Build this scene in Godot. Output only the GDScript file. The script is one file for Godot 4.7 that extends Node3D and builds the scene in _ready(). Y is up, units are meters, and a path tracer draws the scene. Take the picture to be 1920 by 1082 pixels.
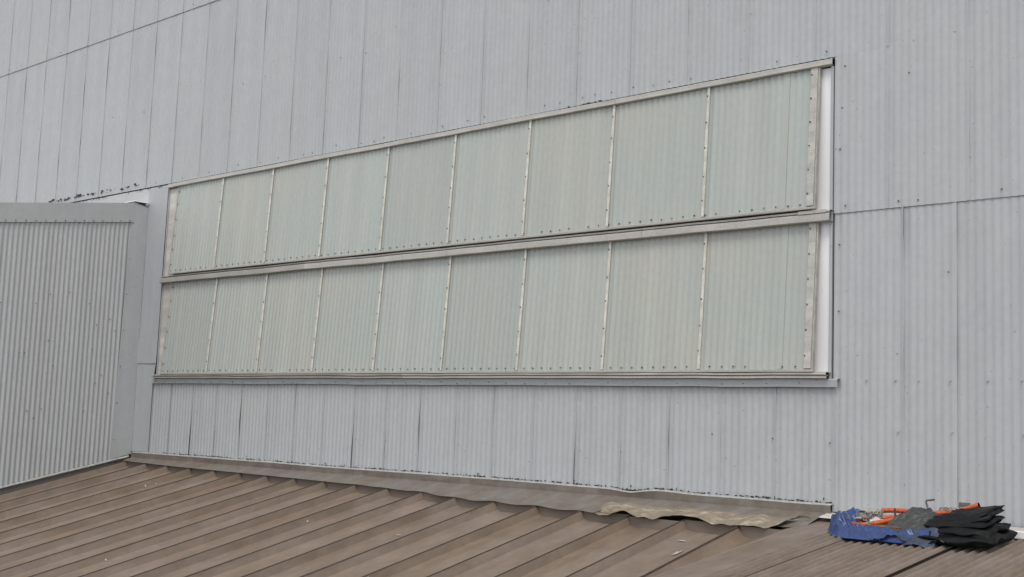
extends Node3D
# Corrugated factory wall with a two-tier strip of fibreglass sashes, seen over a brown metal roof.
# World: wall plane z = 0 facing +z, x to the right, y up, y = 0 at eye level.

const SEAM := 0.659            # module of the long siding sheets
const LOWSEAM := 0.5426        # module of the short siding sheets
const WX0 := -15.06            # window opening
const WX1 := -4.96
const WY0 := 0.50
const WY1 := 3.195
const XC := -15.57             # plane of the side building's wall
const ROOF_S := 0.25           # slope of the ribbed roof
const ROOF_A := 0.24498
const RIB := 0.5497
const RIB0 := -15.411
const SHED_S := 0.1405         # slope of the corrugated roof

var rng := RandomNumberGenerator.new()
var n1 := FastNoiseLite.new()
var n2 := FastNoiseLite.new()
var used := {}

# ------------------------------------------------------------------ helpers
func numbered(n: String) -> String:
	if not used.has(n):
		used[n] = 0
		return n
	used[n] += 1
	return "%s_%03d" % [n, used[n]]

func thing(called: String, label: String, category: String, at := Vector3.ZERO) -> Node3D:
	var o := Node3D.new()
	o.name = numbered(called)
	add_child(o)
	o.position = at
	o.set_meta("label", label)
	o.set_meta("category", category)
	return o

func part(called: String, m: Mesh, mat: Material, parent: Node, at := Vector3.ZERO, stuff := false) -> MeshInstance3D:
	var o := MeshInstance3D.new()
	o.name = called
	o.mesh = m
	o.material_override = mat
	parent.add_child(o, true)
	o.position = at
	if stuff:
		o.set_meta("kind", "stuff")
	return o

func solo(called: String, m: Mesh, mat: Material, label: String, category: String, group := "") -> MeshInstance3D:
	var o := MeshInstance3D.new()
	o.name = numbered(called)
	o.mesh = m
	o.material_override = mat
	add_child(o)
	o.set_meta("label", label)
	o.set_meta("category", category)
	if group != "":
		o.set_meta("group", group)
	return o

# a smooth sheet of (nu+1) x (nv+1) points
func grid(nu: int, nv: int, f: Callable, uvs := Vector2(1, 1)) -> ArrayMesh:
	var P := PackedVector3Array()
	var U := PackedVector2Array()
	var N := PackedVector3Array()
	var I := PackedInt32Array()
	P.resize((nu + 1) * (nv + 1))
	U.resize(P.size())
	N.resize(P.size())
	var lu := 0.0
	for j in nv + 1:
		for i in nu + 1:
			var k := j * (nu + 1) + i
			P[k] = f.call(float(i) / nu, float(j) / nv)
	for j in nv + 1:
		lu = 0.0
		for i in nu + 1:
			var k := j * (nu + 1) + i
			if i > 0:
				lu += P[k].distance_to(P[k - 1])
			U[k] = Vector2(lu * uvs.x, 0)
	for i in nu + 1:
		var lv := 0.0
		for j in nv + 1:
			var k := j * (nu + 1) + i
			if j > 0:
				lv += P[k].distance_to(P[k - nu - 1])
			U[k].y = lv * uvs.y
	for j in nv:
		for i in nu:
			var a := j * (nu + 1) + i
			var b := a + 1
			var c := a + nu + 1
			var d := c + 1
			I.append_array([a, c, b, b, c, d])
			var nn := (P[b] - P[a]).cross(P[c] - P[a])
			var nm := (P[d] - P[c]).cross(P[d] - P[b])
			N[a] += nn
			N[b] += nn + nm
			N[c] += nn + nm
			N[d] += nm
	for k in N.size():
		N[k] = N[k].normalized()
	var arr := []
	arr.resize(Mesh.ARRAY_MAX)
	arr[Mesh.ARRAY_VERTEX] = P
	arr[Mesh.ARRAY_NORMAL] = N
	arr[Mesh.ARRAY_TEX_UV] = U
	arr[Mesh.ARRAY_INDEX] = I
	var m := ArrayMesh.new()
	m.add_surface_from_arrays(Mesh.PRIMITIVE_TRIANGLES, arr)
	return m

func quad(st: SurfaceTool, a: Vector3, b: Vector3, c: Vector3, d: Vector3, ua := Vector2.ZERO, ub := Vector2.ZERO, uc := Vector2.ZERO, ud := Vector2.ZERO) -> void:
	var n := (c - a).cross(b - a).normalized()
	for q in [[a, ua], [b, ub], [c, uc], [a, ua], [c, uc], [d, ud]]:
		st.set_normal(n)
		st.set_uv(q[1])
		st.add_vertex(q[0])

func begin() -> SurfaceTool:
	var st := SurfaceTool.new()
	st.begin(Mesh.PRIMITIVE_TRIANGLES)
	return st

# box with chamfered edges between two corners
func add_box(st: SurfaceTool, lo: Vector3, hi: Vector3, ch := 0.003, xf := Transform3D.IDENTITY) -> void:
	var c := (lo + hi) * 0.5
	var h := (hi - lo) * 0.5
	ch = minf(ch, minf(h.x, minf(h.y, h.z)) * 0.45)
	var pts := {}
	for ax in 3:
		for s in [-1, 1]:
			for s1 in [-1, 1]:
				for s2 in [-1, 1]:
					var v := Vector3.ZERO
					var a1 := (ax + 1) % 3
					var a2 := (ax + 2) % 3
					v[ax] = s * h[ax]
					v[a1] = s1 * (h[a1] - ch)
					v[a2] = s2 * (h[a2] - ch)
					pts[[ax, s, s1, s2]] = xf * (c + v)
	var cc := xf * c
	for ax in 3:
		for s in [-1, 1]:
			oquad(st, cc, pts[[ax, s, -1, -1]], pts[[ax, s, 1, -1]], pts[[ax, s, 1, 1]], pts[[ax, s, -1, 1]])
	for ax in 3:                       # twelve edges: along axis ax
		var a1 := (ax + 1) % 3
		var a2 := (ax + 2) % 3
		for s1 in [-1, 1]:
			for s2 in [-1, 1]:
				# face a1 side s1: keys (a1, s1, s of a2, s of ax); face a2 side s2: keys (a2, s2, s of ax, s of a1)
				oquad(st, cc, pts[[a1, s1, s2, -1]], pts[[a1, s1, s2, 1]], pts[[a2, s2, 1, s1]], pts[[a2, s2, -1, s1]])
	for sx in [-1, 1]:
		for sy in [-1, 1]:
			for sz in [-1, 1]:
				var a: Vector3 = pts[[0, sx, sy, sz]]
				var b: Vector3 = pts[[1, sy, sz, sx]]
				var d: Vector3 = pts[[2, sz, sx, sy]]
				oquad(st, cc, a, b, d, d)

func oquad(st: SurfaceTool, c: Vector3, p0: Vector3, p1: Vector3, p2: Vector3, p3: Vector3) -> void:
	var n := (p1 - p0).cross(p2 - p0)
	var flip := n.dot((p0 + p1 + p2) / 3.0 - c) < 0.0
	n = (-n if flip else n).normalized()
	var L: Array = [p0, p1, p2, p0, p2, p3] if flip else [p0, p2, p1, p0, p3, p2]
	if p2 == p3:
		L = L.slice(0, 3)
	for v in L:
		var w: Vector3 = v
		st.set_normal(n)
		if absf(n.y) > 0.7:
			st.set_uv(Vector2(w.x, w.z))
		elif absf(n.x) > 0.7:
			st.set_uv(Vector2(w.z, w.y))
		else:
			st.set_uv(Vector2(w.x, w.y))
		st.add_vertex(w)

func box_mesh(lo: Vector3, hi: Vector3, ch := 0.003) -> ArrayMesh:
	var st := begin()
	add_box(st, lo, hi, ch)
	return st.commit()

# a folded-metal profile, points (z, y), drawn from x0 to x1 with small dents
func folded(prof: Array, x0: float, x1: float, wob := 0.0015, thick := 0.0) -> ArrayMesh:
	var st := begin()
	var nx := maxi(1, int((x1 - x0) / 0.25))
	var pr: Array = prof.duplicate()
	if thick > 0.0:
		for k in range(prof.size() - 1, -1, -1):
			pr.append(Vector2(prof[k].x - thick, prof[k].y - 0.0007))
	var acc := 0.0
	for k in pr.size() - 1:
		var seg: float = pr[k].distance_to(pr[k + 1])
		for i in nx:
			var xa := lerpf(x0, x1, float(i) / nx)
			var xb := lerpf(x0, x1, float(i + 1) / nx)
			var q := []
			for c in [[xa, k], [xb, k], [xb, k + 1], [xa, k + 1]]:
				var p: Vector2 = pr[c[1]]
				var dz := wob * n1.get_noise_2d(c[0] * 60.0, p.y * 40.0) * 2.0
				var dy := wob * n1.get_noise_2d(c[0] * 45.0 + 300.0, p.x * 40.0) * 2.0
				q.append(Vector3(c[0], p.y + dy, p.x + dz))
			quad(st, q[0], q[1], q[2], q[3], Vector2(xa, acc), Vector2(xb, acc), Vector2(xb, acc + seg), Vector2(xa, acc + seg))
		acc += seg
	return st.commit()

func tube(pts: Array, r: float, sides := 10, caps := true) -> ArrayMesh:
	var st := begin()
	add_tube(st, pts, r, sides, caps)
	return st.commit()

func add_tube(st: SurfaceTool, pts: Array, r: float, sides := 10, caps := true) -> void:
	var cv := Curve3D.new()
	for k in pts.size():
		var p: Vector3 = pts[k]
		var a: Vector3 = pts[maxi(0, k - 1)]
		var b: Vector3 = pts[mini(pts.size() - 1, k + 1)]
		cv.add_point(p, (a - b) * 0.16, (b - a) * 0.16)
	cv.bake_interval = 0.012
	var P := cv.get_baked_points()
	var rings := []
	for k in P.size():
		var t := (P[mini(k + 1, P.size() - 1)] - P[maxi(k - 1, 0)]).normalized()
		var up := Vector3.UP if absf(t.y) < 0.9 else Vector3.RIGHT
		var e1 := t.cross(up).normalized()
		var e2 := t.cross(e1).normalized()
		var ring := []
		for s in sides:
			var a := TAU * s / sides
			ring.append([P[k] + (e1 * cos(a) + e2 * sin(a)) * r, e1 * cos(a) + e2 * sin(a)])
		rings.append(ring)
	for k in rings.size() - 1:
		for s in sides:
			var s2 := (s + 1) % sides
			for q in [rings[k][s], rings[k + 1][s], rings[k][s2], rings[k][s2], rings[k + 1][s], rings[k + 1][s2]]:
				st.set_normal(q[1])
				st.set_uv(Vector2(q[0].x, q[0].z))
				st.add_vertex(q[0])
	if caps:
		for e in [0, rings.size() - 1]:
			var cn := (P[e] - P[1 if e == 0 else e - 1]).normalized()
			for s in sides:
				var s2 := (s + 1) % sides
				for q in [P[e], rings[e][s][0], rings[e][s2][0]]:
					st.set_normal(cn)
					st.set_uv(Vector2.ZERO)
					st.add_vertex(q)

# domed screw heads at points, axis +z
func screws(pts: Array, r := 0.009, h := 0.007) -> ArrayMesh:
	var st := begin()
	for p in pts:
		var rr: float = r * rng.randf_range(0.85, 1.2)
		for s in 7:
			var a := TAU * s / 7
			var b := TAU * (s + 1) / 7
			var A := Vector3(cos(a), sin(a), 0)
			var B := Vector3(cos(b), sin(b), 0)
			var F := Vector3(0, 0, h)
			quad(st, p + A * rr, p + B * rr, p + B * rr * 0.75 + F, p + A * rr * 0.75 + F)
			for v in [p + F * 1.25, p + B * rr * 0.75 + F, p + A * rr * 0.75 + F]:
				st.set_normal(Vector3(0, 0, 1))
				st.set_uv(Vector2.ZERO)
				st.add_vertex(v)
	return st.commit()

# irregular flakes of old sealant lying on the wall, axis +z
func flakes(spots: Array) -> ArrayMesh:
	var st := begin()
	for s in spots:
		var c: Vector3 = s[0]
		var w: float = s[1]
		var h: float = s[2]
		var k := 7
		var rim := []
		for i in k:
			var a := TAU * i / k
			var rr := rng.randf_range(0.55, 1.1)
			rim.append(c + Vector3(cos(a) * w * rr, sin(a) * h * rr, 0))
		for i in k:
			for v in [c + Vector3(0, 0, 0.006), rim[(i + 1) % k], rim[i]]:
				st.set_normal(Vector3(0, 0, 1))
				st.set_uv(Vector2.ZERO)
				st.add_vertex(v)
	return st.commit()

# ------------------------------------------------------------------ textures and materials
const SZ := 512
func layer(sd: int, freq: float, w: int, h: int, oct := 4) -> PackedByteArray:
	var n := FastNoiseLite.new()
	n.seed = sd
	n.frequency = freq
	n.fractal_octaves = oct
	n.noise_type = FastNoiseLite.TYPE_SIMPLEX_SMOOTH
	var im := n.get_seamless_image(w, h)
	im.convert(Image.FORMAT_L8)
	if w != SZ or h != SZ:
		im.resize(SZ, SZ, Image.INTERPOLATE_CUBIC)
	return im.get_data()

func texture(f: Callable) -> ImageTexture:
	var d := PackedByteArray()
	d.resize(SZ * SZ * 3)
	for k in SZ * SZ:
		var c: Color = f.call(k)
		d[k * 3] = int(clampf(c.r, 0, 1) * 255)
		d[k * 3 + 1] = int(clampf(c.g, 0, 1) * 255)
		d[k * 3 + 2] = int(clampf(c.b, 0, 1) * 255)
	var im := Image.create_from_data(SZ, SZ, false, Image.FORMAT_RGB8, d)
	im.generate_mipmaps()
	return ImageTexture.create_from_image(im)

func lin(r: float, g: float, b: float) -> Color:
	return Color(r, g, b).linear_to_srgb()

func mat(c: Color, rough := 0.6, tex: Texture2D = null, uvs := Vector3.ONE, off := Vector3.ZERO, metallic := 0.0, tri := false) -> StandardMaterial3D:
	var m := StandardMaterial3D.new()
	m.albedo_color = c
	m.roughness = rough
	m.metallic = metallic
	m.cull_mode = BaseMaterial3D.CULL_DISABLED
	if tex:
		m.albedo_texture = tex
		m.uv1_scale = uvs
		m.uv1_offset = off
		if tri:
			m.uv1_triplanar = true
			m.uv1_world_triplanar = true
	return m

# ------------------------------------------------------------------ corrugated sheets
func sheet(ncorr: int, width: float, h: float, sd: int, lift := 0.008, amp := 0.0043, pitch := 0.0, phase := 0.0, flare := 1.0) -> ArrayMesh:
	if pitch == 0.0:
		pitch = width / ncorr
	var full := width + pitch * 0.12
	var nu := int(full / pitch * 8.0)
	var nv := maxi(4, int(h / 0.22))
	return grid(nu, nv, func(u: float, v: float) -> Vector3:
		var x := u * full
		var y := v * h
		var z := amp * cos(TAU * (x + phase) / pitch)
		z += 0.0016 * n1.get_noise_3d(x * 90.0, y * 50.0, sd * 31.0)
		var e := smoothstep(full - pitch * 0.55, full, x)
		var op := clampf(0.35 + 2.6 * n1.get_noise_2d(y * 55.0, sd * 77.0), 0.02, 1.6)
		z += e * (0.0012 + lift * op)
		z -= 0.002 * (1.0 - smoothstep(0.0, pitch * 0.5, x))
		z += flare * (1.0 - smoothstep(0.0, 0.05, y)) * (0.001 + 0.003 * absf(n1.get_noise_2d(x * 130.0, sd * 19.0)))
		return Vector3(x, y, z), Vector2(0.25, 0.25))

func _ready() -> void:
	# ---------------------------------------------------------------- camera, sky, sun
	var cam := Camera3D.new()
	cam.name = "camera"
	cam.fov = 26.074
	cam.near = 0.05
	cam.far = 600.0
	cam.position = Vector3(0, 0, 9.2497)
	cam.rotation_order = EULER_ORDER_YXZ
	cam.rotation_degrees = Vector3(6.414, 42.729, 2.137)
	add_child(cam)
	cam.current = true

	var env := Environment.new()
	env.background_mode = Environment.BG_SKY
	var sm := ProceduralSkyMaterial.new()
	sm.sky_top_color = Color(0.84, 0.85, 0.87)
	sm.sky_horizon_color = Color(0.88, 0.885, 0.89)
	sm.sky_curve = 0.2
	sm.ground_horizon_color = Color(0.50, 0.50, 0.49)
	sm.ground_bottom_color = Color(0.30, 0.30, 0.29)
	sm.sun_angle_max = 1.0
	var sky := Sky.new()
	sky.sky_material = sm
	env.sky = sky
	env.background_energy_multiplier = 1.0
	env.tonemap_mode = Environment.TONE_MAPPER_LINEAR
	env.tonemap_exposure = 1.69
	env.sdfgi_enabled = true
	env.ssao_enabled = true
	env.ssil_enabled = true
	var we := WorldEnvironment.new()
	we.name = "world_environment"
	we.environment = env
	add_child(we)

	var sun := DirectionalLight3D.new()
	sun.name = "sun"
	sun.light_energy = 0.35
	sun.light_color = Color(1.0, 0.98, 0.95)
	sun.light_angular_distance = 25.0
	sun.shadow_enabled = true
	add_child(sun)
	sun.look_at_from_position(Vector3.ZERO, Vector3(-0.35, -1.0, -0.55))

	rng.seed = 4711
	n1.seed = 11
	n1.frequency = 0.02
	n1.fractal_octaves = 3
	n2.seed = 23
	n2.frequency = 0.02
	n2.fractal_octaves = 2

	make_materials()
	make_setting()
	make_factory()
	make_window()
	make_annex()
	make_low_building()
	make_shed()
	make_heap()

var M := {}

func make_materials() -> void:
	var coarse := layer(1, 0.006, SZ, SZ, 3)
	var fine := layer(2, 0.09, SZ, SZ, 3)
	var streak := layer(3, 0.03, SZ, 24, 4)
	var mid := layer(4, 0.025, SZ, SZ, 4)
	var lane := layer(6, 0.02, 24, SZ, 4)
	var speck := layer(7, 0.16, SZ, SZ, 2)
	# painted siding: cool and warm greys in soft patches, faint run-off streaks, fine grain
	var tw := texture(func(k: int) -> Color:
		var a := coarse[k] / 255.0
		var b := streak[k] / 255.0
		var g := fine[k] / 255.0
		var t := 0.86 + 0.03 * (b - 0.5) + 0.03 * (g - 0.5) + 0.025 * (mid[k] / 255.0 - 0.5)
		var w := clampf((a - 0.5) * 1.6, -1, 1)
		var c := Color(t - 0.004 * w, t + 0.004, t + 0.010 + 0.006 * w)
		if speck[k] > 226 and mid[k] > 120:
			c = c * 0.8
		return c)
	# fibreglass: pale green, vertical strands
	var tg := texture(func(k: int) -> Color:
		var b := streak[k] / 255.0
		var t := 0.88 + 0.04 * (b - 0.5) + 0.03 * (fine[k] / 255.0 - 0.5)
		var w := (coarse[k] / 255.0 - 0.5)
		return Color(t - 0.012 + 0.03 * w, t, t - 0.012 - 0.01 * w))
	# brown roof: dusty patches, marks that run down the slope, pale scuffs
	var tr := texture(func(k: int) -> Color:
		var a := coarse[k] / 255.0
		var b := streak[k] / 255.0
		var g := fine[k] / 255.0
		var t := 0.80 + 0.05 * (b - 0.5) + 0.06 * (g - 0.5) + 0.11 * (mid[k] / 255.0 - 0.5) + 0.10 * (a - 0.5)
		var c := Color(t, t * (0.985 + 0.04 * (a - 0.5)), t * (0.965 + 0.10 * (a - 0.5)))
		var s := speck[k] / 255.0
		if s > 0.86 and mid[k] > 140:
			c = c.lerp(Color(1, 1, 0.97), (s - 0.86) * 2.4)
		if s < 0.13 and a < 0.45:
			c = c.lerp(Color(0.4, 0.34, 0.28), (0.13 - s) * 3.0)
		return c)
	# old patch of sealant on the apron
	var tp := texture(func(k: int) -> Color:
		var a := mid[k] / 255.0
		var g := fine[k] / 255.0
		var t := 0.60 + 0.12 * (g - 0.5) + 0.10 * (streak[k] / 255.0 - 0.5)
		var c := Color(t, t * 0.955, t * 0.89)
		var p := smoothstep(0.45, 0.80, a * 0.55 + coarse[k] / 255.0 * 0.3 + speck[k] / 255.0 * 0.15)
		return c.lerp(Color(0.82, 0.79, 0.73) * (0.9 + 0.2 * g), p * 0.85))
	var tc := texture(func(k: int) -> Color:
		var t := 0.82 + 0.25 * (mid[k] / 255.0 - 0.5) + 0.18 * (fine[k] / 255.0 - 0.5)
		return Color(t, t, t))
	var tl := texture(func(k: int) -> Color:
		var t := 0.88 + 0.14 * (lane[k] / 255.0 - 0.5) + 0.10 * (fine[k] / 255.0 - 0.5) + 0.08 * (coarse[k] / 255.0 - 0.5)
		if speck[k] > 222:
			t *= 0.82
		return Color(t, t * 0.99, t * 0.97))
	M.tc = tc
	var W := []
	for k in 6:
		var s := 0.60 + 0.012 * sin(k * 2.3)
		W.append(mat(lin(s * 0.97, s * 1.0, s * 1.025), 0.62, tw, Vector3(1, 1, 1), Vector3(k * 0.37, k * 0.61, 0)))
	M.wall = W
	M.flash = mat(lin(0.555, 0.575, 0.595), 0.55, tw, Vector3(0.3, 0.3, 0.3), Vector3(0.2, 0.1, 0), 0.0, true)
	M.flash_pale = mat(lin(0.66, 0.67, 0.68), 0.55, tw, Vector3(0.3, 0.3, 0.3), Vector3(0.6, 0.3, 0), 0.0, true)
	var A := []
	for k in 4:
		A.append(mat(lin(0.595, 0.605, 0.61), 0.55, tw, Vector3(1, 1, 1), Vector3(k * 0.41, k * 0.23, 0)))
	M.annex = A
	M.fascia = mat(lin(0.575, 0.59, 0.595), 0.6, tw, Vector3(0.3, 0.3, 0.3), Vector3.ZERO, 0.0, true)
	var G := []
	for k in 5:
		var s := 0.545 + 0.018 * sin(k * 1.9 + 1.0)
		var g := mat(lin(s * (0.968 + 0.012 * sin(k * 2.7)), s * 1.0, s * (0.968 - 0.014 * sin(k * 2.7))), 0.42, tg, Vector3(1, 1, 1), Vector3(k * 0.27, k * 0.53, 0))
		G.append(g)
	M.glass = G
	M.rail = mat(lin(0.56, 0.558, 0.55), 0.45, tl, Vector3(0.7, 0.7, 0.7))
	M.rail_grey = mat(lin(0.47, 0.465, 0.45), 0.5, tl, Vector3(0.7, 0.7, 0.7), Vector3(0.3, 0.2, 0))
	M.batten = mat(lin(0.74, 0.735, 0.70), 0.5, tl, Vector3(0.7, 0.7, 0.7), Vector3(0.1, 0.5, 0))
	M.white = mat(lin(0.86, 0.865, 0.89), 0.4)
	M.beige = mat(lin(0.66, 0.635, 0.62), 0.6, tl, Vector3(0.5, 0.5, 0.5))
	M.stile = mat(lin(0.60, 0.595, 0.58), 0.5, tl, Vector3(0.7, 0.7, 0.7))
	M.screw = mat(lin(0.11, 0.11, 0.10), 0.6)
	M.bolt = mat(lin(0.62, 0.62, 0.62), 0.35, null, Vector3.ONE, Vector3.ZERO, 0.6)
	M.tar = mat(lin(0.025, 0.025, 0.024), 0.9)
	M.core = mat(lin(0.22, 0.21, 0.20), 0.9)
	var R := []
	for k in 5:
		var s := 1.0 + 0.05 * sin(k * 2.1)
		R.append(mat(lin(0.305 * s, 0.243 * s, 0.197 * s), 0.5, tr, Vector3(0.4, 0.2, 1), Vector3(k * 0.31, k * 0.17, 0)))
	M.roof = R
	M.seam = mat(lin(0.075, 0.055, 0.042), 0.8, tc, Vector3(1, 1, 1))
	M.apron = mat(lin(0.25, 0.222, 0.198), 0.6, tr, Vector3(0.6, 0.6, 0.6), Vector3(0.3, 0.3, 0))
	M.patch = mat(lin(0.62, 0.57, 0.50), 0.8, tp, Vector3(0.45, 0.9, 0.45))
	M.strip = mat(lin(0.575, 0.595, 0.565), 0.45, tl, Vector3(0.5, 0.5, 0.5))
	M.lip = mat(lin(0.55, 0.54, 0.52), 0.6, tc, Vector3(1, 1, 1))
	M.closure = mat(lin(0.26, 0.21, 0.175), 0.8, tc)
	var S := []
	for k in 3:
		S.append(mat(lin(0.275, 0.224, 0.19), 0.65, tr, Vector3(0.6, 0.3, 1), Vector3(k * 0.43, k * 0.29, 0)))
	M.shed = S
	M.ground = mat(lin(0.16, 0.155, 0.15), 0.9, tc, Vector3(0.2, 0.2, 0.2), Vector3.ZERO, 0.0, true)
	M.plain = mat(lin(0.40, 0.40, 0.39), 0.8, tc, Vector3(0.3, 0.3, 0.3), Vector3.ZERO, 0.0, true)
	M.blue = mat(lin(0.028, 0.068, 0.24), 0.34, tc, Vector3(2, 2, 2))
	M.dark = mat(lin(0.0065, 0.008, 0.009), 0.5, tc, Vector3(2, 2, 2))
	M.dark.metallic_specular = 0.3
	M.olive = mat(lin(0.055, 0.066, 0.062), 0.55, tc, Vector3(2, 2, 2))
	M.slate = mat(lin(0.045, 0.065, 0.105), 0.4, tc, Vector3(2, 2, 2))
	M.card = mat(lin(0.26, 0.15, 0.09), 0.8, tc, Vector3(2, 2, 2))
	M.orange = mat(lin(0.72, 0.13, 0.035), 0.4, tc, Vector3(3, 3, 3))
	M.steel = mat(lin(0.22, 0.21, 0.20), 0.5, tc, Vector3(2, 2, 2), Vector3.ZERO, 0.4)
	M.pale_steel = mat(lin(0.40, 0.37, 0.32), 0.5, null, Vector3.ONE, Vector3.ZERO, 0.3)
	M.black = mat(lin(0.03, 0.03, 0.03), 0.5)

func make_setting() -> void:
	var g := PlaneMesh.new()
	g.size = Vector2(1200, 1200)
	var o := MeshInstance3D.new()
	o.name = "ground"
	o.mesh = g
	o.material_override = M.ground
	add_child(o)
	o.position = Vector3(0, -7.0, 0)
	o.set_meta("kind", "structure")

var fac: Node3D

func make_factory() -> void:
	fac = thing("factory_building", "tall light grey corrugated metal factory wall with a long two-tier window band", "building", Vector3(-10, -7, 0))
	var off := -fac.position
	# ---- dark structure behind the sheets, open at the window
	var st := begin()
	add_box(st, Vector3(-27, 3.185, -0.4), Vector3(4, 8.4, -0.03), 0.01)
	add_box(st, Vector3(-27, -7, -0.4), Vector3(WX0 - 0.012, 3.183, -0.03), 0.01)
	add_box(st, Vector3(WX1 + 0.012, -7, -0.4), Vector3(4, 3.183, -0.03), 0.01)
	add_box(st, Vector3(WX0 - 0.01, -7, -0.4), Vector3(WX1 + 0.01, 0.47, -0.03), 0.01)
	add_box(st, Vector3(-27, -7, -9.0), Vector3(4, 8.4, -0.42), 0.01)
	part("wall_core", st.commit(), M.core, fac, off)

	# ---- long sheets above the window line
	var k0 := -26
	var v_hi := []
	var v_lo := []
	var v_right := []
	for s in 6:
		v_hi.append(sheet(10, SEAM, 2.7, 100 + s, 0.0035))
		v_lo.append(sheet(10, SEAM, 2.46, 200 + s, 0.0042))
	for s in 4:
		v_right.append(sheet(10, SEAM, 3.79, 300 + s, 0.006))
	for k in range(k0, 12):
		var x := -5.136 + SEAM * k
		var jit := rng.randf_range(-0.012, 0.012)
		part("siding_sheet", v_hi[posmod(k * 5 + 2, 6)], M.wall[posmod(k * 7 + k / 3, 6)], fac, off + Vector3(x + 0.01, 5.635, 0.013))
		if k < 0:
			part("siding_sheet", v_lo[posmod(k * 5, 6)], M.wall[posmod(k * 4 + 1, 6)], fac, off + Vector3(x + jit * 0.3, 3.197, 0.006))
		elif k == 0:
			# one sheet cut round the window's corner
			var cut := begin()
			cut.append_from(sheet(10, SEAM, 2.46, 251, 0.006, 0.0043, 0.0659, 0.0, 0.3), 0, Transform3D(Basis(), Vector3(0, 1.334, 0)))
			cut.append_from(sheet(7, SEAM - 0.182, 1.334, 251, 0.006, 0.0043, 0.0659, 0.182), 0, Transform3D(Basis(), Vector3(0.182, 0, 0)))
			part("siding_sheet", cut.commit(), M.wall[3], fac, off + Vector3(x, 1.863, 0.006))
		else:
			part("siding_sheet", v_right[posmod(k * 3, 4)], M.wall[posmod(k * 5 + 2, 6)], fac, off + Vector3(x, 1.863, 0.006))

	# ---- short sheets below the sill
	var vs := []
	for s in 6:
		vs.append(sheet(8, LOWSEAM, 0.975, 400 + s, [0.0095, 0.004, 0.010, 0.007, 0.010, 0.006][s]))
	for k in 19:
		var x := -15.246 + LOWSEAM * k
		if k == 0:
			x += 0.02
		part("siding_sheet", vs[posmod(k * 5 + 1, 6)], M.wall[posmod(k * 4, 6)], fac, off + Vector3(x, -0.515, 0.0))
	# ---- tall sheets right of the window
	var xs := [-4.948, -4.347, -3.925, -3.38]
	for k in 12:
		xs.append(-3.38 + LOWSEAM * (k + 1))
	for k in xs.size() - 1:
		var w: float = xs[k + 1] - xs[k]
		part("siding_sheet", sheet(8, w, 2.53, 500 + k, 0.012 if k == 0 else 0.007, 0.0043, 0.0659, xs[k] + 5.136), M.wall[posmod(k * 5 + 1, 6)], fac, off + Vector3(xs[k], -0.655, -0.001))

	# ---- smooth corner flashing on this wall, left of the window, and the pale strip over the side roof
	var cf := grid(10, 24, func(u: float, v: float) -> Vector3:
		var x := lerpf(XC + 0.004, lerpf(-15.125, WX0 - 0.012, smoothstep(0.25, 0.36, v)), u)
		return Vector3(x, lerpf(-0.50, 3.18, v), 0.012 + 0.006 * n1.get_noise_2d(x * 80.0, v * 120.0) + 0.006 * smoothstep(0.9, 1.0, u)), Vector2(1, 1))
	part("corner_flashing", cf, M.flash, fac, off)
	part("corner_flashing_lap", box_mesh(Vector3(XC + 0.002, 0.705, 0.016), Vector3(WX0 - 0.02, 1.02, 0.0225), 0.002), M.flash, fac, off)
	var ps := grid(30, 4, func(u: float, v: float) -> Vector3:
		var x := lerpf(-22.0, XC - 0.01, u)
		return Vector3(x, lerpf(2.6, 3.18, v), 0.004 + 0.004 * n1.get_noise_2d(x * 60.0, v * 90.0)), Vector2(1, 1))
	part("roof_upstand", ps, M.flash_pale, fac, off)

	# ---- header over the window, in three lengths with splices
	var hp := [Vector2(-0.014, 3.20), Vector2(-0.014, 3.186), Vector2(0.030, 3.182), Vector2(0.036, 3.176), Vector2(0.036, 3.137), Vector2(0.030, 3.131), Vector2(-0.03, 3.131)]
	var hx := [WX0, -10.05, -7.33, WX1]
	for k in 3:
		part("header_rail", folded(hp, hx[k] + 0.002, hx[k + 1] - 0.002, 0.003), M.rail, fac, off)
	for x in [-10.05, -7.33]:
		part("splice_plate", box_mesh(Vector3(x - 0.075, 3.132, 0.036), Vector3(x + 0.075, 3.180, 0.041), 0.002), M.rail, fac, off)
	# ---- mid rail between the two tiers
	var mp := [Vector2(-0.03, 1.897), Vector2(0.058, 1.893), Vector2(0.060, 1.889), Vector2(0.060, 1.877), Vector2(0.030, 1.876), Vector2(0.030, 1.866), Vector2(0.062, 1.865), Vector2(0.064, 1.860), Vector2(0.064, 1.806), Vector2(0.058, 1.801), Vector2(-0.02, 1.801)]
	var mx := [WX0, -11.9, -9.45, -6.88, WX1]
	for k in 4:
		part("mid_rail", folded(mp, mx[k] + 0.0015, mx[k + 1] - 0.0015, 0.003), [M.rail_grey, M.rail, M.rail, M.rail][k], fac, off)
	part("splice_plate", box_mesh(Vector3(-5.25, 1.868, 0.0655), Vector3(WX1 - 0.03, 1.896, 0.070), 0.002), M.rail, fac, off)
	# ---- sill rails
	var sp := [Vector2(-0.05, 0.553), Vector2(0.088, 0.548), Vector2(0.090, 0.543), Vector2(0.090, 0.531), Vector2(0.058, 0.530), Vector2(0.058, 0.520), Vector2(0.082, 0.519), Vector2(0.082, 0.503), Vector2(0.044, 0.500), Vector2(-0.02, 0.500)]
	part("sill_rail", folded(sp, WX0, -10.05, 0.003), M.rail_grey, fac, off)
	part("sill_rail", folded(sp, -10.046, WX1 - 0.007, 0.003), M.rail, fac, off)
	# ---- sill flashing, in lengths that lap
	var fx := [-15.13, -13.03, -10.36, -7.62, -4.93]
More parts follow.
